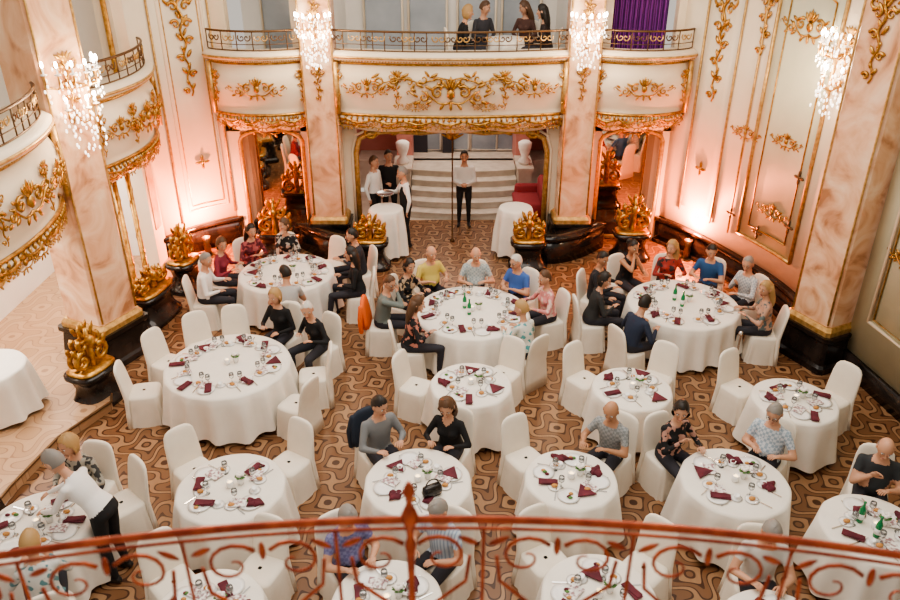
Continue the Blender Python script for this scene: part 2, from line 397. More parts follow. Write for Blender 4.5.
for x in PX:
    mb,M,U=pilaster(x,15.4,.66,.5,0)
    orn_vertical(mb,Fr(M@V((0,-.25,5.1)),U,(0,0,1),.8,.02),GOLD,4);orn_vertical(mb,Fr(M@V((0,-.25,3.5)),U,(0,0,1),.5,.02),GOLD,4)
    mb.obj('marble_pilaster',(x,15.4,0))
mb,M,U=pilaster(-5.68,10.9,.75,.8,math.radians(90-25))
mb.obj('marble_pilaster',(-5.68,10.9,0))
mb,M,U=pilaster(6.12,10.85,.75,.75,math.radians(-90+25))
orn_vertical(mb,Fr(M@V((0,-.375,5.0)),U,(0,0,1),.9,.02),GOLD,4)
mb.obj('marble_pilaster',(6.12,10.85,0))
mb,M,U=pilaster(-5.8,6.6,.7,.6,math.radians(90));mb.obj('marble_pilaster',(-5.8,6.6,0))
for (x,y) in ((-5.7,12.35),(-5.7,12.9)):
    mb=MB();mb.lathe([(.12,.15),(.12,.22),(.05,.3),(.045,2.6)],GOLD,(x,y,0),12)
    mb.tube([(x+.045*math.cos(a*.8),y+.045*math.sin(a*.8),.3+a*.077) for a in range(30)],.012,GOLD,5)
    mb.obj('gilded_post',(x,y,0))
for (x,y) in ((-5.95,12.3),(-5.95,13.9)):
    mb=MB();mb.lathe([(.1,3.5),(.1,3.6),(.05,3.7),(.045,6.5),(.1,6.7)],GOLD,(x,y,0),12);mb.obj('gilded_gallery_column',(x,y,3.5))
mb=MB();mb.box((-6.15,13.95,.15),(-5.85,14.45,7),CREAM);mb.box((-5.86,14.05,.9),(-5.83,14.35,3.0),MARBLE);mb.box((-6.15,11.45,.15),(-5.85,11.6,2.8),MARBLE)
mb.box((-6.2,7.0,2.6),(-5.85,14.4,3.0),CREAM);mb.box((-6.2,7.0,6.3),(-5.85,14.4,7.0),CREAM)
mb.obj('wall_left_arcade')
mb=MB();mb.box((-7.9,7.0,3.3),(-5.7,14.5,3.48),CREAM);mb.obj('floor_left_gallery')
# ------------------------------------------------------------ balconies
PROF=[(-.12,2.58),(0,2.62),(.06,2.72),(.17,2.80),(.22,2.88),(.15,2.94),(.17,3.05),(.27,3.3),(.30,3.5),(.27,3.72),(.17,3.9),(.2,3.96),(.32,4.0),(.33,4.1),(.25,4.15),(.0,4.16),(-.12,4.15)]
def balcony(name,p0,p1,bul,side,kind,n=40):
    p0=V(p0);p1=V(p1);t=(p1-p0);L=t.length;t.normalize();N=V((-t.y,t.x))*side
    pts=[]
    for i in range(n+1):
        u=i/n;e=math.sin(pi*u)**.7 if 0<u<1 else 0
        pts.append(p0+t*L*u+N*bul*e)
    nr=[]
    for i in range(n+1):
        a=pts[max(i-1,0)];b=pts[min(i+1,n)];d=(b-a).normalized();nr.append(V((-d.y,d.x))*side)
    mb=MB()
    rings=[[V((pts[i].x+nr[i].x*o,pts[i].y+nr[i].y*o,z-(0.06*abs(math.sin(i/n*pi*3)) if z<2.9 else 0))) for o,z in PROF] for i in range(n+1)]
    mb.loft(rings,CREAM,cap=False,closed=False)
    def line(o,z,r,m,wv=0): mb.tube([(pts[i].x+nr[i].x*o,pts[i].y+nr[i].y*o,z+wv*math.sin(i*1.2)) for i in range(n+1)],r,m,6)
    line(.33,4.05,.026,GOLDL);line(.18,3.92,.024,GOLD);line(.2,2.93,.03,GOLD);line(.2,2.80,.026,GOLD,.035);line(.05,2.68,.03,GOLD,.03)
    def fr(u,z,s_,off):
        i=int(round(u*n));N3=V((nr[i].x,nr[i].y,0));W=V((0,0,1));U=W.cross(N3)
        return Fr((pts[i].x,pts[i].y,z),U,W,s_,off)
    for i in range(0,n*2):
        u=(i+.5)/(n*2);q=u*n;a=int(q);f=q-a
        P=pts[a].lerp(pts[min(a+1,n)],f);NN=nr[a].lerp(nr[min(a+1,n)],f)
        mb.ell((P.x+NN.x*.29,P.y+NN.y*.29,3.985),(.02,.02,.02),GOLDL,5,4)
        if i%2: mb.ell((P.x+NN.x*.215,P.y+NN.y*.215,2.86),(.03,.03,.045),GOLD,5,4)
    if kind=='big':
        orn_garland(mb,fr(.5,3.66,1,.33),GOLD,3.2);orn_cartouche(mb,fr(.5,3.42,.85,.33),GOLD)
        for u in (.14,.86): orn_cartouche(mb,fr(u,3.5,.52,.34),GOLD)
        for u in (.03,.27,.73,.97): orn_vertical(mb,fr(u,3.42,.55,.31),GOLD,4)
        for u in (.35,.65): orn_cartouche(mb,fr(u,3.15,.3,.25),GOLD)
        for u in (.06,.2,.34,.5,.66,.8,.94): orn_cartouche(mb,fr(u,2.76,.38,.2),GOLD)
    elif kind=='small':
        orn_cartouche(mb,fr(.5,3.48,.6,.33),GOLD)
        for u in (.08,.92): orn_vertical(mb,fr(u,3.45,.48,.31),GOLD,4)
        for u in (.18,.5,.82): orn_cartouche(mb,fr(u,2.76,.38,.2),GOLD)
    else:
        orn_cartouche(mb,fr(.5,3.48,.7,.33),GOLD)
        for u in (.2,.8): orn_cartouche(mb,fr(u,3.5,.5,.33),GOLD)
        for u in (.06,.34,.66,.94): orn_vertical(mb,fr(u,3.42,.5,.31),GOLD,4)
        for u in (.08,.25,.42,.58,.75,.92): orn_cartouche(mb,fr(u,2.76,.38,.2),GOLD)
    for i in (1,n-1):
        c=pts[i];N_=nr[i]
        mb.tube([(c.x+N_.x*.3,c.y+N_.y*.3,z) for z in (2.95,3.4,3.95)],[.05,.07,.05],GOLDL,6)
    mb.obj(name,(pts[n//2].x,pts[n//2].y,2.6))
    mb=MB()
    def l2(z,r): mb.tube([(pts[i].x+nr[i].x*.2,pts[i].y+nr[i].y*.2,z) for i in range(n+1)],r,IRON,6)
    l2(4.17,.012);l2(4.28,.008);l2(4.52,.022)
    k=max(4,int(L/.26))
    for q in range(k+1):
        i=int(round(q/k*n));x=pts[i].x+nr[i].x*.2;y=pts[i].y+nr[i].y*.2
        mb.tube([(x,y,4.16),(x,y,4.52)],.011,IRON,5)
        if q<k:
            i2=min(n,int(round((q+.5)/k*n)));N3=V((nr[i2].x,nr[i2].y,0));U=V((0,0,1)).cross(N3)
            F=Fr((pts[i2].x,pts[i2].y,4.4),U,(0,0,1),.9,.2)
            for sx in (1,-1): F.path(mb,[(a*sx,b) for a,b in sp2(.06,0,.01,.085,0,2.2*pi,12)],.011,.016,GOLDL if q%2 else IRON,4)
    mb.obj(name+'_railing',(pts[n//2].x,pts[n//2].y,4.16))
balcony('balcony_center',(-2.22,15.5),(2.25,15.5),.35,-1,'big')
balcony('balcony_back_left',(-4.58,15.58),(-2.93,15.58),.3,-1,'small',24)
balcony('balcony_back_right',(2.96,15.58),(4.58,15.58),.3,-1,'small',24)
balcony('balcony_side_far',(-5.8,14.2),(-5.8,11.6),.35,1,'side',30)
balcony('balcony_side_near',(-5.8,10.3),(-5.8,7.1),.4,1,'side',30)
mb=MB()
for a in ((-2.2,15.25,3.3,2.23,15.7,3.48),(-4.55,15.4,3.3,-2.92,15.7,3.48),(2.95,15.4,3.3,4.55,15.7,3.48)): mb.box(a[:3],a[3:],CREAM)
mb.obj('floor_balcony')
# ------------------------------------------------------------ gilded pedestals
def pedestal(x,y,rz,hx=.3,hy=.22,hb=.58,g=.62):
    mb=MB();M=Matrix.Translation((x,y,0))@Matrix.Rotation(rz,4,'Z')
    pr=[(.10,0),(.10,.07),(.06,.1),(.0,.2),(-.03,.32),(.0,.44),(.05,.5),(.07,.52),(.07,hb)]
    mb.loft([[M@p for p in rr(0,0,z,hx+o,hy+o,20,.6)] for o,z in pr],BLACK)
    mb.loft([[M@p for p in rr(0,0,z,hx+o,hy+o,20,.6)] for o,z in ((.03,hb),(.03,hb+.04),(-.02,hb+.07))],GOLD)
    z0=hb+.06;q=g/.62
    for dy in (-.06,.06):
        F=Fr(M@V((0,dy,z0)),M.to_3x3()@V((1,0,0)),(0,0,1),1,0)
        for sx in (1,-1):
            F.path(mb,[(a*sx*hx/.3,b*q) for a,b in sp2(.17,.15,.02,.15,0,2.6*pi)],.02,.045,GOLD,7)
            F.path(mb,[(a*sx*hx/.3,b*q) for a,b in sp2(.1,.40,.015,.11,pi*.1,2.3*pi)],.018,.036,GOLD,7)
            F.leaf(mb,(sx*.27*hx/.3,.3*q),1.2 if sx>0 else pi-1.2,.12,.045,GOLD)
            F.leaf(mb,(sx*.1,g-.05),1.1 if sx>0 else pi-1.1,.12,.035,GOLD)
        F.path(mb,[(0,0),(.0,.2*q),(0,.45*q),(0,g)],.06,.03,GOLD,7)
    mb.ell(M@V((0,-.1,z0+.42*q)),(.08,.08,.10),GOLD,10,7);mb.ell(M@V((0,0,z0+g)),(.05,.05,.08),GOLD,8,6)
    mb.obj('gilded_pedestal',(x,y,0))
pedestal(-5.3,9.5,math.radians(70));pedestal(-5.32,12.1,math.radians(80),.45,.22,.56,.34);pedestal(-5.12,13.3,math.radians(75),.27)
pedestal(-1.62,14.3,0,.3,.22,.58,.45);pedestal(1.6,14.3,0,.3,.22,.58,.5);pedestal(3.8,14.75,0,.32,.22,.58,.7);pedestal(-3.7,15.0,0,.32,.22,.4,.7)
mb=MB()
for s,xc in ((-1,-2.4),(1,2.45)):
    P=catmull([(xc-.85,14.6 if s>0 else 15.3),(xc-.3,14.45 if s>0 else 14.75),(xc+.3,14.75 if s>0 else 14.45),(xc+.85,15.3 if s>0 else 14.6)],5)
    strip(mb,P,0,.5,.05,.25,BLACK,-1);strip(mb,P,.5,.58,.09,.28,BLACK,-1)
mb.obj('trim_black_plinth')
# ------------------------------------------------------------ sconces
def sconce(O,U,s_=1):
    F=Fr(O,U,(0,0,1),s_,.02);mb=MB();orn_vertical(mb,Fr(O,U,(0,0,1),s_*.5,.03),GOLD,4)
    for k in range(-3,4):
        for (zz,l) in ((.1,.3),(-.25,.22)):
            if zz<0 and abs(k)%2: continue
            a=k*.45;d=F.U*math.sin(a)*l*s_+F.N*math.cos(a)*l*s_
            b=V(O)+V((0,0,zz*s_));e=b+d+V((0,0,.1*s_))
            mb.tube([b,b+d*.5+V((0,0,-.06*s_)),b+d+V((0,0,-.02)),e],.01*s_,GOLD,5)
            mb.lathe([(.03*s_,0),(.035*s_,.015),(.012,.02),(.012,.08*s_)],FLOW,e,8)
            mb.ell(e+V((0,0,.1*s_)),(.022,.022,.045),BULB,6,5)
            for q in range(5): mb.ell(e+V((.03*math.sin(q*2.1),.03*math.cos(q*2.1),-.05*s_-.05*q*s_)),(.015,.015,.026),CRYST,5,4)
    for q in range(90):
        a=random.uniform(-1.4,1.4);l=random.uniform(.08,.28)*s_
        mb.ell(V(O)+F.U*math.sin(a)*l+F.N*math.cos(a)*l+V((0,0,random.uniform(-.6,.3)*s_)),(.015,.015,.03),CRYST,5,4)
    mb.obj('crystal_sconce',O)
    ld=bpy.data.lights.new('sconce_light','POINT');ld.energy=50*s_;ld.color=(1,.75,.50);ld.shadow_soft_size=.12
    lo=bpy.data.objects.new('sconce_light',ld);lo.location=V(O)+F.N*.55;SC.collection.objects.link(lo)
sconce((PX[0],15.1,4.5),(1,0,0),1.1);sconce((PX[1],15.1,4.5),(1,0,0),1.1)
a=math.radians(65);sconce((-5.3,10.73,4.35),(math.cos(a),math.sin(a),0),1.4)
F=wall_frame(RW,17,4.5,-1);sconce(tuple(F.O),tuple(F.U),1.4)
def light(kind,name,loc,e,col,**k):
    ld=bpy.data.lights.new(name,kind);ld.energy=e;ld.color=col
    for a_,b_ in k.items(): setattr(ld,a_,b_)
    o=bpy.data.objects.new(name,ld);o.location=loc;SC.collection.objects.link(o);return o
light('AREA','overhead_fill_light',(0,8.2,8.6),780,(1,.91,.81),shape='RECTANGLE',size=7,size_y=10)  # added fill from above the open-topped room, out of view
for x,y in ((-5.15,14.85),(5.0,14.7)):
    light('POINT','coral_uplight',(x,y,.75),330,(1,.25,.11),shadow_soft_size=.08)
    mb=MB();mb.lathe([(.07,0),(.07,.2),(.05,.25),(.09,.42),(.08,.42),(.04,.3)],IRON,(x,y,0),14);mb.obj('uplight_fixture',(x,y,0))
light('AREA','vestibule_fill_light',(.1,18.2,3.2),85,(1,.84,.70),shape='RECTANGLE',size=3,size_y=3)  # unseen fill added to brighten the stair vestibule
for y in (9,12.6): light('AREA','aisle_fill_light',(-6.9,y,3.2),110,(1,.93,.85),shape='RECTANGLE',size=1,size_y=2.4)  # fills added under the gallery slab to light the aisle
wd=bpy.data.worlds.new('world');SC.world=wd;wd.use_nodes=True
wd.node_tree.nodes['Background'].inputs[0].default_value=(1,.91,.81,1);wd.node_tree.nodes['Background'].inputs[1].default_value=.62
# ------------------------------------------------------------ foreground railing
mb=MB()
def rp(x,z): return V((x,1.208-.125*x*x,z))
xs=[-1.4+2.8*i/56 for i in range(57)]
mb.tube([rp(x,5.5) for x in xs],.0085,COPPER,8);mb.tube([rp(x,5.475) for x in xs],.004,COPPER,6)
mb.tube([rp(x,4.62) for x in xs],.01,COPPER,6)
x=-1.345
def loc(P,xc): return [rp(xc+a,5.47+b) for a,b in P]
while x<1.35:
    for s in (1,-1):
        P=sp2(s*.066,-.075,.008,.062,pi/2,pi/2+s*2.3*pi,18)
        mb.tube(loc(P,x),[.0022+.003*j/17 for j in range(18)],COPPER,5)
        P=[(s*.128,-.075),(s*.12,-.15),(s*.05,-.22),(-s*.05,-.28),(-s*.12,-.38)]
        mb.tube(loc(P,x),.0045,COPPER,5)
        P=sp2(s*.06,-.42,.008,.055,-pi/2,-pi/2-s*2.2*pi,14);mb.tube(loc(P,x),.0045,COPPER,5)
        R=Matrix.Rotation(s*.5,3,'Y');mb.ell(rp(x+s*.125,5.44),(.026,.005,.008),COPPER,6,5,R)
    mb.ell(rp(x,5.43),(.008,.008,.026),COPPER,6,5)
    mb.tube([rp(x+.157,5.47),rp(x+.157,4.55)],.004,COPPER,6)
    x+=.315
p=rp(-.085,0)
mb.lathe([(.005,5.60),(.010,5.588),(.014,5.575),(.008,5.56),(.006,5.545),(.012,5.53),(.018,5.515),(.018,5.50),(.010,5.48),(.007,5.45),(.013,5.43),(.009,5.40),(.007,5.3),(.012,5.2),(.008,5.1),(.008,4.55)][::-1],COPPER,(p.x,p.y,0),12)
mb.obj('wrought_iron_balustrade',(0,1.2,4.55))
mb=MB();P=[V((x,1.26-.125*x*x,0)) for x in xs]+[V((1.4,-1,0)),V((-1.4,-1,0))]
mb.loft([[V((p.x,p.y,4.35)) for p in P],[V((p.x,p.y,4.55)) for p in P]],CREAM,flat=True);mb.obj('floor_viewing_balcony')
# ------------------------------------------------------------ tables
def table(x,y,R,places,seed,z=0,H=.76,nm='banquet_table'):
    rnd=random.Random(seed);mb=MB();n=112;k=max(9,int(R*20));ph=rnd.uniform(0,6)
    def ring(r,zz,amp,w2=0):
        out=[]
        for j in range(n):
            a=2*pi*j/n
            f=.5+.5*math.cos(k*a+ph+.8*math.sin(3*a+seed));g=f**1.5+.25*math.sin(5*a+seed)
            out.append(V((x+(r+amp*g)*math.cos(a),y+(r+amp*g)*math.sin(a),z+zz+w2*math.sin(7*a+seed))))
        return out
    mb.loft([ring(R,H-.02,0),ring(R*.3,H-.02,0)],LINEN,cap=False)
    rings=[ring(R*.02,H,0),ring(R*.5,H,0),ring(R*.96,H,0),ring(R,H-.008,.002),ring(R+.012,H-.03,.008),ring(R+.015,H-.15,.035),ring(R+.02,H-.32,.06),ring(R+.03,H-.5,.08),ring(R+.045,.07,.10,.02)]
    mb.loft(rings,LINEN,cap=False);mb.lathe([(R*.02,z+H),(.001,z+H)],LINEN,(x,y,0),8)
    mb.lathe([(.22,z+.0),(.22,z+.04),(.05,z+.08),(.05,z+H-.03)],IRON,(x,y,0),12)
    mb.obj(nm,(x,y,z))
    if not places: return
    t=z+H+.002;mb=MB()
    for i in range(places):
        a=2*pi*(i+.5)/places+rnd.uniform(-.12,.12)+seed
        M=Matrix.Translation((x,y,t))@Matrix.Rotation(a-pi/2,4,'Z')
        rp_=R-.20
        def L(dx,dy,dz=0): return M@V((dx,rp_+dy,dz))
        if rnd.random()<.9:
            c=L(0,0);mb.lathe([(.02,.0),(.075,.0),(.125,.014),(.128,.017),(.08,.006),(.01,.004)],PORC,c,20)
            if rnd.random()<.45:
                for q in range(3): mb.ell(c+V((rnd.uniform(-.05,.05),rnd.uniform(-.05,.05),.018)),(.03,.022,.014),(BREAD,LEAFM,MAROON)[q],6,4)
        c2=L(.17,-.12)
        if places>3 or i%2==0: mb.lathe([(.02,0),(.05,0),(.08,.01),(.05,.005),(.01,.004)],PORC,c2,16);mb.ell(c2+V((0,0,.025)),(.04,.028,.022),BREAD,8,6)
        q=rnd.uniform(-1.2,1.2);fold=rnd.random()
        Q=M@Matrix.Translation((rnd.choice((-.02,-.17,-.16)),rp_+rnd.uniform(-.1,.04),0.018))@Matrix.Rotation(q,4,'Z')
        if fold<.45:
            mb.box((-.045,-.11,0),(.045,.11,.012),MAROON,Q);mb.box((-.04,-.09,.012),(.03,.10,.018),MAROON,Q@Matrix.Rotation(.15,4,'Z'))
        elif fold<.8:
            pts=[]
            for rr_,zz in ((.10,0),(.085,.02),(.05,.035),(.01,.028)):
                pts.append([Q@V((rr_*(1+.35*math.sin(3*b+seed+i))*math.cos(b),rr_*(1+.25*math.cos(4*b+i))*math.sin(b)*.7,zz+.008*math.sin(5*b))) for b in [2*pi*u/18 for u in range(18)]])
            mb.loft(pts,MAROON)
        else:
            tri=[(-.12,-.07),(.12,-.07),(0,.12)];mb.loft([[Q@V((u,v,zz)) for u,v in tri] for zz in (0,.012)],MAROON,flat=True)
        if rnd.random()<.75:
            Q=M@Matrix.Translation((rnd.uniform(-.05,.16),rp_-.10,.020))@Matrix.Rotation(rnd.uniform(-1,1),4,'Z');mb.box((-.065,-.095,0),(.065,.095,.003),MENU,Q)
        for dx in (.145,-.1):
            Q=M@Matrix.Translation((dx,rp_,.003));mb.box((-.007,-.1,0),(.007,.1,.004),STEEL,Q)
        if rnd.random()<.6:
            c3=L(-.15,-.14);mb.lathe([(.02,0),(.055,0),(.07,.008),(.03,.006),(.024,.01),(.036,.05),(.033,.05),(.01,.02)],PORC,c3,14)
    mb.obj('place_settings',(x,y,t))
    mb=MB();mb.lathe([(.03,0),(.04,.01),(.045,.09),(.04,.09),(.035,.015),(.01,.012)],PORC,(x,y,t),14);mb.ell((x,y,t+.06),(.025,.025,.03),WAX,8,6)
    mb.obj('candle_jar',(x,y,t))
    mb=MB();c=V((x+.11,y+.05,t));mb.lathe([(.03,0),(.045,.08),(.045,.1),(.03,.1)],PORC,c,12)
    for q in range(9):
        a=q*2.4;mb.ell(c+V((.03*math.cos(a),.03*math.sin(a),.13+.01*(q%3))),(.022,.022,.018),FLOW,6,5)
        mb.ell(c+V((.045*math.cos(a+1),.045*math.sin(a+1),.11)),(.025,.012,.01),LEAFM,6,4)
    mb.obj('flower_pot',(x,y,t))
    r=max(.22,R-.34)
    for i in range(places):
        a=2*pi*(i+.2)/places+seed;gl((x+r*math.cos(a),y+r*math.sin(a),t))
        if places>4: gl((x+(r+.02)*math.cos(a+.2),y+(r+.02)*math.sin(a+.2),t))
    if seed in (3,4,12): bottle((x-.12,y+.1,t));bottle((x-.05,y-.12,t))
G0=[None,None]
def gl(p):
    if G0[0] is None:
        mb=MB();mb.lathe([(.032,0),(.032,.003),(.006,.008),(.004,.07),(.01,.078),(.032,.105),(.036,.135),(.03,.17),(.028,.17),(.033,.135),(.028,.105),(.002,.085)],GLASS,(0,0,0),12)
        G0[0]=mb.obj('wine_glass',p,None,False);return
    inst(G0[0],'wine_glass',p)
def bottle(p):
    if G0[1] is None:
        mb=MB();mb.lathe([(.001,0),(.032,.002),(.034,.02),(.034,.15),(.03,.18),(.014,.22),(.013,.26),(.015,.262),(.015,.275),(.001,.276)],GREENB,(0,0,0),12)
        mb.lathe([(.0345,.05),(.0345,.12)],PORC,(0,0,0),12)
        G0[1]=mb.obj('water_bottle',p,None,False);return
    inst(G0[1],'water_bottle',p)
TB=dict(T1=(-3.21,9.31,.88,8),T2=(-2.95,12.4,.84,8),T3=(.36,10.93,.92,8),T4=(3.88,11.21,.90,8),T5=(.29,8.8,.55,4),T6=(2.5,8.7,.53,4),T7=(4.62,8.41,.54,4),T8=(-2.5,6.7,.60,4),T9=(-.37,6.8,.60,4),T10=(1.4,6.85,.52,4),T11=(3.28,6.8,.60,4),T12=(4.52,6.05,.54,4),T13=(-4.41,6.1,.56,4),T14=(-.6,5.1,.52,4),T15=(1.43,5.16,.54,4),T16=(-2.27,5.0,.5,4),T19=(3.0,4.75,.5,3))
for i,(k,(x,y,R,n)) in enumerate(TB.items()): table(x,y,R,n,i+1)
table(-6.5,9.0,.5,0,31,.15)
table(-1.33,14.9,.34,0,40,0,1.05,'cocktail_table');table(1.37,14.95,.34,0,41,0,1.05,'cocktail_table')
table(1.15,16.2,.35,0,42,3.5,.74,'gallery_table')
mb=MB();mb.loft([rr(0,0,z,.11+o,.045+o,16,.5) for z,o in ((0,0),(.05,.01),(.12,0),(.14,-.02))],BLACK);mb.tube([(.08*math.cos(a),0,.13+.09*math.sin(a)) for a in [pi*i/8 for i in range(9)]],.008,BLACK,5)
o=mb.obj('black_handbag',(-.2,6.55,.78),None,False);o.rotation_euler=(0,0,.5)
# ------------------------------------------------------------ chairs
def sq(z,h,amp,cy=0,hy=None,e=.42,fl=12,n=64):
    hy=hy or h;out=[]
    for j in range(n):
        a=2*pi*j/n;c=math.cos(a);s=math.sin(a)
        g=1+amp*math.cos(fl*a)
        out.append(V((h*g*math.copysign(abs(c)**e,c),cy+hy*g*math.copysign(abs(s)**e,s),z)))
    return out
def chair_mesh():
    mb=MB()
    mb.loft([sq(.0,.255,.04),sq(.15,.24,.032),sq(.33,.225,.014),sq(.44,.217,0),sq(.465,.207,0),sq(.477,.155,0),sq(.48,.02,0)],COVER,cap=False)
    B=[(0,.26,.05,-.23,.035),(.2,.24,.045,-.225,.025),(.45,.222,.04,-.215,.004),(.6,.216,.036,-.235,0),(.78,.208,.032,-.262,0),(.88,.19,.03,-.28,0),(.925,.16,.028,-.287,0),(.95,.115,.022,-.291,0),(.962,.045,.012,-.293,0)]
    mb.loft([sq(z,h,am,cy,t,.6,14) for z,h,t,cy,am in B],COVER)
    return mb
CHR=[None]
def chair(x,y,rz,z=0):
    if CHR[0] is None:
        o=chair_mesh().obj('banquet_chair',(x,y,z),None,False);o.rotation_euler=(0,0,rz);CHR[0]=o;return o
    return inst(CHR[0],'banquet_chair',(x,y,z),rz)
def jacket(x,y,rz,col):
    mb=MB();m=cm(col)
    B=[(.50,.24,.055,-.23,.05),(.6,.242,.055,-.237,.04),(.78,.232,.048,-.262,.02),(.88,.212,.045,-.28,.01),(.93,.18,.04,-.287,0),(.965,.13,.034,-.291,0),(.98,.05,.02,-.293,0)]
    mb.loft([sq(z,h,am,cy,t,.6,9) for z,h,t,cy,am in B],m)
    for s in (1,-1): mb.capsule([V((s*.19,-.30,.88)),V((s*.24,-.315,.68)),V((s*.23,-.31,.46))],[.045,.045,.04],m,8)
    o=mb.obj('draped_jacket',(x,y,0),None,False);o.rotation_euler=(0,0,rz)
def chair_at(bx_,by,tk):
    t=TB[tk];d=V((t[0]-bx_,t[1]-by));rz=math.atan2(d.y,d.x)-pi/2;d.normalize()
    c=V((bx_,by))+d*.28;v=c-V(t[:2])
    if v.length<t[2]+.32: c=V(t[:2])+v.normalized()*(t[2]+.32)
    chair(c.x,c.y,rz)
for bx_,by,tk in ((-3.94,10.37,'T1'),(-3.46,10.64,'T1'),(-4.3,9.85,'T1'),(-4.25,9.1,'T1'),(-2.15,8.75,'T1'),(-2.0,9.5,'T1'),(-2.25,13.5,'T2'),(-.5,9.2,'T5'),(.75,9.45,'T5'),(1.95,9.4,'T6'),(3.0,9.35,'T6'),(4.15,9.2,'T7'),(5.35,8.85,'T7'),(-3.1,7.3,'T8'),(-2.0,7.5,'T8'),(.9,7.65,'T10'),(1.0,5.95,'T15'),(2.05,5.8,'T15'),(-2.85,5.6,'T16'),(-2.0,5.75,'T16'),(-3.7,6.9,'T13')):
    chair_at(bx_,by,tk)
mb=MB();mb.lathe([(.15,0),(.15,.015),(.04,.03),(.018,.05),(.018,.92),(.035,.94),(.03,.98),(.005,1.0)],STEEL,(4.35,9.85,0),16);mb.obj('stanchion_post',(4.35,9.85,0))
# ============================================================ PEOPLE
MC={}
def cm(col,pat=None,col2=(.8,.8,.8)):
    key=(col,pat,col2)
    if key in MC: return MC[key]
    m=mat('garment_fabric',col,.85);nt=m.node_tree;N=nt.nodes;L=nt.links;b=N['Principled BSDF']
    if pat:
        tc=N.new('ShaderNodeTexCoord');r=N.new('ShaderNodeValToRGB');e=r.color_ramp.elements
        if pat=='floral':
            t=N.new('ShaderNodeTexNoise');t.inputs['Scale'].default_value=14;t.inputs['Detail'].default_value=1;o=t.outputs['Fac'];e[0].position=.54;e[1].position=.58
        elif pat=='check':
            t=N.new('ShaderNodeTexChecker');t.inputs['Scale'].default_value=30;o=t.outputs['Fac'];e[0].position=.4;e[1].position=.6
        else:
            t=N.new('ShaderNodeTexWave');t.inputs['Scale'].default_value=9;o=t.outputs['Fac'];e[0].position=.55;e[1].position=.65
        e[0].color=(*col,1);e[1].color=(*col2,1)
        L.new(tc.outputs['Object'],t.inputs['Vector']);L.new(o,r.inputs[0]);L.new(r.outputs[0],b.inputs['Base Color'])
    MC[key]=m;return m
SKINS=[mat('skin_light',(.58,.32,.21),.55),mat('skin_tan',(.46,.24,.14),.55),mat('skin_fair',(.66,.41,.30),.55)]
HAIR=dict(dark=mat('hair_dark',(.018,.013,.010),.5),brown=mat('hair_brown',(.10,.05,.025),.5),grey=mat('hair_grey',(.26,.24,.22),.6),white=mat('hair_white',(.60,.57,.52),.6),blond=mat('hair_blond',(.42,.26,.11),.55))
EYEW=mat('eye_white',(.75,.72,.68),.2);IRIS=mat('iris_dark',(.05,.03,.02),.2);LIP=mat('lips',(.45,.16,.13),.5);SHOE=mat('black_shoe',(.02,.02,.02),.3);GLF=mat('spectacle_frame',(.03,.03,.03),.3)
BLACKC=(.012,.012,.014);WHITEC=(.82,.80,.78)
def remesh(verts,faces,vox):
    me=bpy.data.meshes.new('tmp');me.from_pydata([tuple(p) for p in verts],[],faces);me.update()
    o=bpy.data.objects.new('tmp',me);SC.collection.objects.link(o)
    m=o.modifiers.new('r','REMESH');m.mode='VOXEL';m.voxel_size=vox;m.use_smooth_shade=True
    s=o.modifiers.new('s','SMOOTH');s.iterations=2;s.factor=.5
    dg=bpy.context.evaluated_depsgraph_get();e=o.evaluated_get(dg);m2=e.to_mesh()
    n=len(m2.vertices);co=np.empty(n*3,dtype=np.float32);m2.vertices.foreach_get('co',co);co=co.reshape(n,3)
    fs=[tuple(p.vertices) for p in m2.polygons];e.to_mesh_clear()
    bpy.data.objects.remove(o);bpy.data.meshes.remove(me);return co,fs
def segd(P,a,b,r0,r1):
    a=np.array(a);b=np.array(b);d=b-a;t=np.clip(((P-a)@d)/max(d@d,1e-9),0,1)
    return np.linalg.norm(P-(a+t[:,None]*d),axis=1)-(r0+(r1-r0)*t)
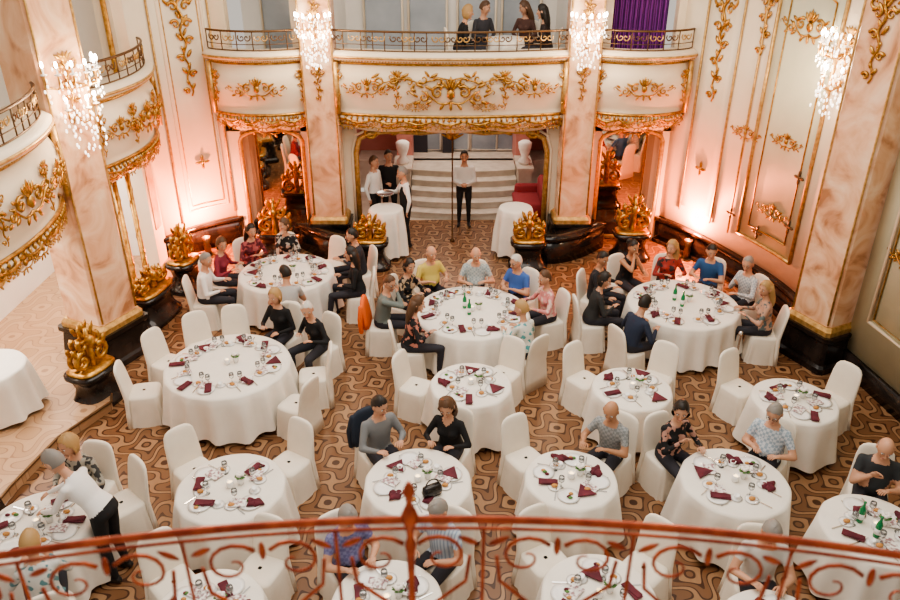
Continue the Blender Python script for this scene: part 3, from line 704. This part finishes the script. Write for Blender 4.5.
def head(mb,M,skin,hair,style,glasses,female,beard):
    n=20;m=14
    def shp(x,y,z,k=1.0):
        w=.076*(1-(.24*min(1,max(0,-z))**1.3 if z<0 else .04*z));d=.096
        yy=y*d*(.93 if y>0 else 1.03)
        if z<-.3 and y>0: yy+=.012*(-z-.3)
        if z<-.4 and y<0: yy*=.72
        return V((x*w*k,yy*k,z*.118*k))
    vs=[];fs=[]
    for i in range(m+1):
        th=pi*i/m
        for j in range(n):
            a=2*pi*j/n;vs.append(M@shp(math.sin(th)*math.cos(a),math.sin(th)*math.sin(a),math.cos(th)))
    for i in range(m):
        for j in range(n): fs.append((i*n+j,(i+1)*n+j,(i+1)*n+(j+1)%n,i*n+(j+1)%n))
    mb.add(vs,fs,skin)
    R=M.to_3x3()
    for s in (1,-1):
        mb.ell(M@V((s*.031,.076,.012)),(.013,.011,.007),EYEW,8,5,R);mb.ell(M@V((s*.031,.085,.012)),(.0065,.004,.0065),IRIS,6,4,R)
        mb.tube([M@V((s*.016,.088,.034)),M@V((s*.032,.088,.039)),M@V((s*.05,.078,.034))],.0042,HAIR['grey'] if hair in('white','grey') else HAIR['brown'] if hair=='blond' else HAIR[hair],4)
        mb.ell(M@V((s*.077,-.004,.0)),(.010,.020,.031),skin,8,6,R)
        mb.ell(M@V((s*.012,.098,-.026)),(.009,.010,.008),skin,6,4,R)
    mb.capsule([M@V((0,.083,.02)),M@V((0,.096,-.005)),M@V((0,.107,-.024))],[.007,.009,.011],skin,7)
    mb.ell(M@V((0,.089,-.058)),(.023,.008,.0045),LIP,8,4,R);mb.ell(M@V((0,.0875,-.066)),(.018,.008,.005),LIP,8,4,R)
    mb.ell(M@V((0,.075,-.098)),(.025,.018,.016),skin,8,5,R)
    if glasses:
        for s in (1,-1):
            mb.tube([M@V((s*.032+.021*math.cos(a*pi/6),.097,.010+.017*math.sin(a*pi/6))) for a in range(13)],.0025,GLF,4)
            mb.tube([M@V((s*.053,.095,.014)),M@V((s*.078,0,.014))],.0025,GLF,4)
    hm=HAIR[hair]
    if beard:
        vs2=[]
        for i in range(9,m+1):
            th=pi*i/m
            for j in range(n):
                a=2*pi*j/n;vs2.append(M@shp(math.sin(th)*math.cos(a),math.sin(th)*math.sin(a),math.cos(th),1.035))
        mb.add(vs2,[(i*n+j,(i+1)*n+j,(i+1)*n+(j+1)%n,i*n+(j+1)%n) for i in range(m-9) for j in range(n) if math.sin(2*pi*(j+.5)/n)>-.3],hm)
    n2=28;m2=20;hv=[];ok=[]
    for i in range(m2+1):
        th=pi*i/m2
        for j in range(n2):
            a=2*pi*j/n2;x,y,z=math.sin(th)*math.cos(a),math.sin(th)*math.sin(a),math.cos(th)
            if style=='bald': k=1.035
            elif style in('short','bun'): k=1.08+.05*max(0,z)+.02*math.sin(3*a+1)
            elif style=='curly': k=1.17+.05*math.sin(7*a+i)*math.sin(3*th)
            else: k=1.12+.05*max(0,z)+.02*math.sin(3*a+2)
            k+=(.016 if style!='bald' else .006)*math.sin(9*a+i*1.7)
            p=shp(x,y,z,k)
            if style in('bob','curly','long') and z<0 and y<.3: p=V((x*.092*(1+.1*math.sin(9*a)),y*.10,z*.135))
            hv.append(M@p)
            if style=='bald': g=(-.45<z<.38 and y<.12)
            elif style in('short','bun'): g=(z>.62-.3*(y<.5)) or (y<.18 and z>-.45) or (y<.55 and z>.35)
            else: g=(z>.62-.3*(y<.5)) or (y<.22 and z>-.98) or (y<.6 and z>.2)
            ok.append(g)
    fs=[]
    for i in range(m2):
        for j in range(n2):
            q=(i*n2+j,(i+1)*n2+j,(i+1)*n2+(j+1)%n2,i*n2+(j+1)%n2)
            if sum(ok[k] for k in q)>=3: fs.append(q)
    mb.add(hv,fs,hm)
    if style=='long':
        rings=[]
        for (z,y,a,b) in ((.06,-.03,.084,.075),(-.03,-.045,.098,.07),(-.12,-.06,.104,.06),(-.2,-.065,.105,.05),(-.28,-.06,.09,.04),(-.34,-.055,.05,.022)):
            rings.append([M@V((a*(1+.05*math.sin(5*q))*math.cos(2*pi*q/14),y+b*math.sin(2*pi*q/14),z)) for q in range(14)])
        mb.loft(rings,hm)
    if style=='bun': mb.ell(M@V((0,-.12,.05)),(.045,.04,.045),hm,10,7,R)
def hand(mb,W,fd,side,skin,curl=.5,up=V((0,0,1)),s=1.0):
    f=fd.normalized();u=side-f*side.dot(f);u.normalize();w=u.cross(f)
    if w.dot(up)<0: w=-w
    R=Matrix((u,f,w)).transposed()
    mb.ell(W+f*.042*s,(.042*s,.054*s,.017*s),skin,10,6,R)
    for k,(dx,l,r) in enumerate(((-.030,.068,.0085),(-.010,.078,.009),(.010,.074,.0088),(.029,.058,.0078))):
        p=W+f*.075*s+u*dx*s;P=[p-f*.02*s,p];a=0
        for q in range(3):
            a+=curl*(.5,.8,.6)[q];p=p+(f*math.cos(a)-w*math.sin(a))*l*(.42,.32,.26)[q]*s;P.append(p)
        mb.tube(P,[r*s,r*s,r*.95*s,r*.85*s,r*.6*s],skin,6)
    p=W+f*.02*s+u*-.03*s;d=(f*.75-u*.62-w*.12).normalized();d2=(f*.9-u*.2-w*.3).normalized()
    mb.tube([p,p+d*.04*s,p+d*.04*s+d2*.03*s,p+d*.04*s+d2*.05*s],[.012*s,.011*s,.0095*s,.006*s],skin,6)
def ik(S,W,l1,l2,hint):
    d=W-S;L=min(d.length,(l1+l2)*.985);d.normalize();W=S+d*L
    a=(l1*l1-l2*l2+L*L)/(2*L);h=math.sqrt(max(l1*l1-a*a,0))
    b=hint-d*hint.dot(d);b.normalize();return S+d*a+b*h,W
PN=[0]
def person(name,hx,hy,tx,ty,top,pose='sit',table=None,z0=0,bottom=(.03,.03,.04),sleeve=.0,female=False,hair='dark',style='short',skin=0,hands=('table','table'),lean=8,glasses=False,beard=False,heavy=0,look=None,turn=0,patt=None,col2=(.8,.8,.8),vest=None,vneck=False,push=.27,legs=0,chairs=True):
    PN[0]+=1;rnd=random.Random(PN[0]*13+5)
    if look is None: look=(rnd.uniform(-.8,.8),rnd.uniform(-.3,-.02))
    lean=lean+rnd.uniform(-3,5) if pose=='sit' else lean
    d=V((tx-hx,ty-hy,0));yaw=math.atan2(d.y,d.x)-pi/2+turn
    sit=pose=='sit';th=math.radians(lean)
    P=V((0,0,.555 if sit else .93));sp=V((0,math.sin(th),math.cos(th)));fw=V((0,math.cos(th),-math.sin(th)))
    nb=P+sp*.50;hc=nb+sp*.125+V((0,.03+.02*math.sin(th),.058))
    fwd=V((-math.sin(yaw),math.cos(yaw),0));O=V((hx,hy,0))-fwd*hc.y
    if table:
        c=V((table[0],table[1],0));v=O-c
        if v.length<table[2]+push: O=c+v.normalized()*(table[2]+push)
    O.z=z0
    sx=1.0 if not female else .88
    k=MB();D=None;A=V((1,0,0))
    def T(z,a,b,dy=0):
        c=P+sp*z+fw*dy
        return [c+A*(a*math.cos(2*pi*j/18))+fw*(b*math.sin(2*pi*j/18)) for j in range(18)]
    hv=heavy
    if female: tr=[T(-.10,.12,.09),T(-.06,.165,.125),T(.02,.172,.13),T(.10,.148,.115+hv*.03,.0),T(.18,.135,.105+hv*.04,.01),T(.28,.150,.115+hv*.03,.01),T(.37,.152,.10),T(.43,.13,.085),T(.475,.08,.062),T(.50,.050,.05),T(.60,.045,.047,.01),T(.64,.03,.03,.01)]
    else: tr=[T(-.10,.12,.09),T(-.06,.155,.12),T(.02,.165,.125+hv*.02),T(.10,.160+hv*.02,.125+hv*.06,hv*.03),T(.20,.160+hv*.02,.125+hv*.06,hv*.03),T(.30,.176,.125+hv*.02),T(.38,.178,.115),T(.44,.15,.095),T(.485,.09,.07),T(.51,.060,.058),T(.60,.056,.056,.01),T(.64,.035,.035,.01)]
    k.loft(tr,D)
    if female:
        for s in (1,-1): k.ell(P+sp*.30+A*s*.07+fw*.085,(.062,.055,.06),D,10,7)
    TOP=cm(top,patt,col2);BOT=cm(bottom);SK=SKINS[skin];VEST=cm(vest) if vest else TOP
    neckz=.465 if not vneck else .41
    segs=[(P-sp*.08,P+sp*.0,.13,.14,'bot'),(P+sp*.05,P+sp*.38,.13,.13,'torso'),(P+sp*.51+fw*.01,P+sp*.62+fw*.01,.05,.05,'skin')]
    hd=[]
    for i,s in enumerate((1,-1)):
        S=P+sp*.42+A*s*.172*sx
        k.capsule([P+sp*.40+A*s*.09,S],[.068*sx,.056*sx],D)
        m=hands[i]
        if m=='table':
            W=V((s*rnd.uniform(.08,.2),max(.30,push+rnd.uniform(.03,.12)),.80))
        elif m=='lap': W=V((s*.09,.27,.68))
        elif m=='chin': W=hc+V((s*.055,.12,-.125))
        elif m=='chest': W=V((s*.06,.26,P.z+.34))
        elif m=='front': W=V((s*.05,.19,P.z+.12))
        elif m=='side': W=V((s*.25,.04,P.z-.08))
        elif m=='tray': W=V((s*.15,.33,P.z+.28))
        else: W=V((s*m[0],m[1],m[2]))
        hint=V((s*.75,-.25,-1)) if m!='chin' else V((s*.5,.6,-1))
        E,W=ik(S,W,.285,.25,hint)
        q=1.0 if not female else .84
        k.capsule([S,S.lerp(E,.5),E],[.056*q,.051*q,.043*q],D);k.capsule([E,E.lerp(W,.35),W],[.043*q,.041*q,.028*q],D)
        if sleeve<=.0: segs.append((S,E,.056*q,.043*q,'skin' if sleeve<0 else 'arm'));segs.append((E,W,.043*q,.028*q,'skin' if sleeve<0 else 'arm'))
        else:
            X=S.lerp(E,sleeve);segs.append((S,X,.056*q,.05*q,'arm'));segs.append((X,E,.05*q,.043*q,'skin'));segs.append((E,W,.043*q,.028*q,'skin'))
        fd=(W-E).normalized()
        if m=='table': fd=(fd+V((-s*.2,.5,.15))).normalized()
        hd.append((W,fd,s,m))
        if sit:
            H=P+V((s*.09,.03,-.03));K=V((s*(.13+rnd.uniform(-.02,.04))+s*legs*.1,.46,.535));F=V((s*.12+s*legs*.15,.44+rnd.uniform(-.06,.12),.085))
            k.capsule([H,H.lerp(K,.5),K],[.088*(.95 if female else 1),.078,.062],D);k.capsule([K,K.lerp(F,.35),F],[.058,.056,.038],D)
        else:
            H=P+V((s*.09,0,-.03));K=V((s*.10,.03,.50));F=V((s*.11,-.02,.09))
            k.capsule([H,H.lerp(K,.5),K],[.09,.078,.058],D);k.capsule([K,K.lerp(F,.35),F],[.056,.055,.038],D)
        segs.append((H,K,.085,.06,'bot'));segs.append((K,F,.058,.038,'bot'))
        toe=F+V((s*.02,.15,-.05));k.capsule([F+V((0,-.03,-.045)),F+V((0,.05,-.045)),toe],[.04,.042,.034],D,8)
        segs.append((F+V((0,-.03,-.045)),toe,.045,.036,'shoe'))
    co,fs=remesh(k.v,k.f,.017)
    cen=np.array([co[list(f)].mean(axis=0) for f in fs])
    dist=np.stack([segd(cen,a,b,r0,r1) for a,b,r0,r1,_ in segs],1);lab=dist.argmin(1)
    names=[s[4] for s in segs]
    h=(cen-np.array(P))@np.array(sp);fr=(cen-np.array(P))@np.array(fw);xx_=cen[:,0]
    tm=dict(bot=BOT,torso=VEST,arm=TOP,skin=SK,shoe=SHOE)
    out=MB();groups={}
    for i,f in enumerate(fs):
        nme=names[lab[i]]
        if nme=='torso' or (lab[i]==2 and h[i]<.53):
            if h[i]>neckz+(.025 if fr[i]<0 else 0)+(.0 if not vneck else min(.08,abs(xx_[i])*.9)) and (abs(xx_[i])<.085 or sleeve<0): nme='skin'
            else: nme='torso'
            if nme=='torso' and h[i]<.0: nme='bot'
            if vest and nme=='torso' and fr[i]>0.03 and h[i]>.27 and abs(xx_[i])<.02+(h[i]-.27)*.35: nme='arm'
            if vest and nme=='torso' and h[i]>.43: nme='arm'
        elif nme=='bot' and h[i]>.03 and (not sit or fr[i]<.11): nme='torso'
        groups.setdefault(nme,[]).append(f)
    out.v.extend([V(p) for p in co.tolist()])
    for nme,fl in groups.items():
        kk=out.mi(tm[nme])
        for f in fl: out.f.append(f);out.m.append(kk)
    for W,fd,s,m in hd:
        hand(out,W-fd*.012,fd,A*s,SK,{'table':.45,'chin':1.2,'front':.9,'lap':.4,'tray':.2}.get(m,.6),up=V((0,0,1)) if m!='chin' else V((0,-1,0)),s=.92 if female else 1.02)
    if not female or vest:
        out.tube([P+sp*.492+fw*(.004+.060*math.sin(a))+A*.062*math.cos(a)+sp*(-.018*max(0,math.sin(a))) for a in [2*pi*i/16+pi/2 for i in range(17)]],.011,TOP,6)
    if vest:
        for s in (1,-1): out.ell(P+sp*.468+fw*.078+A*s*.022,(.02,.01,.014),cm(BLACKC),6,4)
    Hm=Matrix.Translation(hc)@Matrix.Rotation(look[0],4,'Z')@Matrix.Rotation(look[1]-th*.5,4,'X')@Matrix.Scale(1.12,4)
    head(out,Hm,SK,hair,style,glasses,female,beard)
    o=out.obj(name,O,None,False);o.rotation_euler=(0,0,yaw);o.scale=(1.03,1.03,1.03 if not sit else 1.015)
    if sit and chairs: chair(O.x,O.y,yaw,z0)
    return O,yaw
M_='seated_man';W_='seated_woman'
def S(nm,hx,hy,tk,top,**k):
    t=TB[tk];tx,ty=t[0],t[1]
    return person(nm,hx,hy,tx,ty,top,table=t[:3],female=(nm==W_),**k)
S(M_,-4.18,11.85,'T2',WHITEC,hair='grey',hands=('lap','table'),turn=-.3,legs=.3)
S(W_,-4.1,12.55,'T2',(.22,.03,.05),hair='brown',style='bob')
S(W_,-3.72,13.2,'T2',(.12,.02,.03),hair='dark',style='long',patt='floral',col2=(.4,.1,.1))
S(W_,-3.15,13.45,'T2',BLACKC,hair='brown',style='bob',patt='floral',col2=(.45,.4,.35),hands=('chin','table'))
S(M_,-2.72,11.35,'T2',(.42,.42,.42),hair='dark',sleeve=.5,lean=14)
S(W_,-1.72,12.1,'T2',BLACKC,hair='dark',style='long',turn=.35,legs=.4,hands=('table','lap'))
S(M_,-1.8,12.95,'T2',(.03,.03,.04),hair='dark')
S(W_,-.69,11.63,'T3',BLACKC,hair='dark',style='bob',patt='floral',col2=(.4,.3,.2))
S(M_,-.33,12.15,'T3',(.62,.50,.14),hair='grey',style='bald',sleeve=.6,heavy=1,look=(0,-.1))
S(M_,.45,12.1,'T3',(.30,.36,.38),hair='grey',style='bald',sleeve=.6,heavy=1,patt='check',col2=(.45,.5,.5))
S(M_,1.13,11.8,'T3',(.06,.14,.42),hair='white',sleeve=.6,heavy=1,glasses=True)
S(W_,1.55,11.15,'T3',(.62,.25,.25),hair='brown',style='short',patt='floral',col2=(.7,.5,.45),turn=.2)
S(W_,1.08,10.1,'T3',(.65,.66,.62),hair='blond',style='short',patt='floral',col2=(.10,.35,.38),lean=12)
S(W_,-.5,10.25,'T3',BLACKC,hair='brown',style='long',patt='floral',col2=(.5,.2,.15),turn=-.5,legs=.5,hands=('table','lap'))
O2,yw2=S(M_,-.98,10.98,'T3',(.16,.19,.18),hair='brown',turn=0,hands=('chin','table'),glasses=True)
jacket(O2.x,O2.y,yw2,(.75,.14,.03))
S(M_,2.62,11.9,'T4',(.02,.02,.025),hair='dark',skin=1)
S(W_,3.25,12.4,'T4',BLACKC,hair='dark',style='bun',sleeve=-1,vneck=True,skin=1,hands=('chin','table'))
S(W_,3.94,12.4,'T4',(.35,.05,.04),hair='blond',style='long',patt='floral',col2=(.05,.03,.03))
S(M_,4.6,12.25,'T4',(.03,.10,.25),hair='dark',sleeve=.6)
S(M_,5.05,11.7,'T4',(.35,.38,.42),hair='grey',patt='check',col2=(.6,.6,.6),hands=('chest','table'),glasses=True)
S(W_,5.0,10.75,'T4',(.50,.30,.22),hair='blond',style='long',patt='floral',col2=(.12,.15,.15),turn=.2)
S(M_,2.98,10.3,'T4',(.02,.03,.06),hair='dark',turn=-.3,legs=.4,lean=12)
S(W_,2.5,11.1,'T4',(.03,.03,.03),hair='dark',style='bob')
S(W_,-2.72,10.5,'T1',BLACKC,hair='blond',style='bob',hands=('table','lap'))
S(W_,-2.15,10.1,'T1',BLACKC,hair='white',style='short',turn=.3,legs=.3,lean=12)
O,yw=S(M_,-.86,7.6,'T9',(.20,.21,.22),hair='dark',sleeve=0,look=(.3,-.3));jacket(O.x,O.y,yw,(.02,.03,.05))
S(W_,-.04,7.58,'T9',BLACKC,hair='brown',style='long',vneck=True,look=(.25,-.35))
S(M_,1.94,7.5,'T10',(.22,.24,.25),hair='grey',style='bald',sleeve=.6,patt='check',col2=(.32,.34,.35),skin=1,look=(.2,-.3))
S(W_,2.78,7.5,'T11',BLACKC,hair='dark',style='bob',patt='floral',col2=(.45,.25,.2),hands=('chest','table'),turn=-.2)
S(M_,3.89,7.45,'T11',(.30,.38,.46),hair='grey',sleeve=.6,patt='check',col2=(.55,.6,.65),heavy=1,look=(.1,-.4),glasses=True)
S(M_,4.89,6.8,'T12',(.035,.04,.045),hair='grey',style='bald',sleeve=.5,heavy=1,hands=('chest','table'),look=(.1,-.4))
S(M_,-1.02,5.72,'T14',(.13,.13,.27),hair='grey',sleeve=.5,heavy=1,patt='check',col2=(.2,.2,.36),look=(0,-.5))
S(M_,-.12,5.80,'T14',(.50,.58,.66),hair='grey',sleeve=.5,patt='stripe',col2=(.3,.38,.5),look=(0,-.5))
S(M_,3.12,5.5,'T19',(.60,.58,.55),hair='grey',sleeve=.5,look=(0,-.4))
S(W_,-4.3,6.85,'T13',(.35,.33,.28),hair='blond',style='curly',patt='floral',col2=(.05,.05,.05))
S(W_,-4.0,5.35,'T13',(.60,.60,.58),hair='blond',style='short',patt='floral',col2=(.12,.25,.28))
person('waitress',-4.12,6.2,-4.4,6.25,WHITEC,pose='stand',female=True,hair='grey',style='short',lean=36,hands=((.08,.70,.95),(.14,.60,.92)),bottom=BLACKC,table=(-4.41,6.1,.56),push=.17,look=(0,-.2))
person('waiter',-1.0,15.35,-2.2,15.0,WHITEC,pose='stand',hair='grey',style='short',vest=BLACKC,bottom=BLACKC,hands=('tray','side'),lean=3,look=(.1,-.2))
mb=MB();mb.lathe([(.02,0),(.17,0),(.19,.018),(.18,.018),(.16,.006),(.01,.006)],STEEL,(-1.36,15.16,1.27),20);mb.obj('serving_tray',(-1.36,15.16,1.27))
person('waiter',.32,16.5,.25,10,WHITEC,pose='stand',hair='dark',style='short',bottom=BLACKC,hands=('front','front'),lean=0,look=(0,-.05))
person('waiter',-1.38,16.55,-1.2,12,BLACKC,pose='stand',hair='dark',bottom=BLACKC,hands=('front','side'),lean=0,look=(.4,-.1))
person('waiter',-1.66,16.1,-.5,15.5,WHITEC,pose='stand',hair='brown',bottom=BLACKC,hands=('side','side'),lean=0,look=(0,-.1))
person(W_,.35,16.1,1.1,16.2,BLACKC,z0=3.5,female=True,hair='blond',style='bob',hands=('lap','lap'))
person(M_,.72,16.75,1.1,16.2,(.05,.05,.06),z0=3.5,hair='brown',hands=('lap','lap'))
person(W_,1.85,16.1,1.2,16.2,(.03,.02,.02),z0=3.5,female=True,hair='dark',style='long',hands=('lap','lap'))
person(W_,1.55,16.8,1.2,16.2,(.10,.05,.04),z0=3.5,female=True,hair='brown',style='long',hands=('lap','lap'))
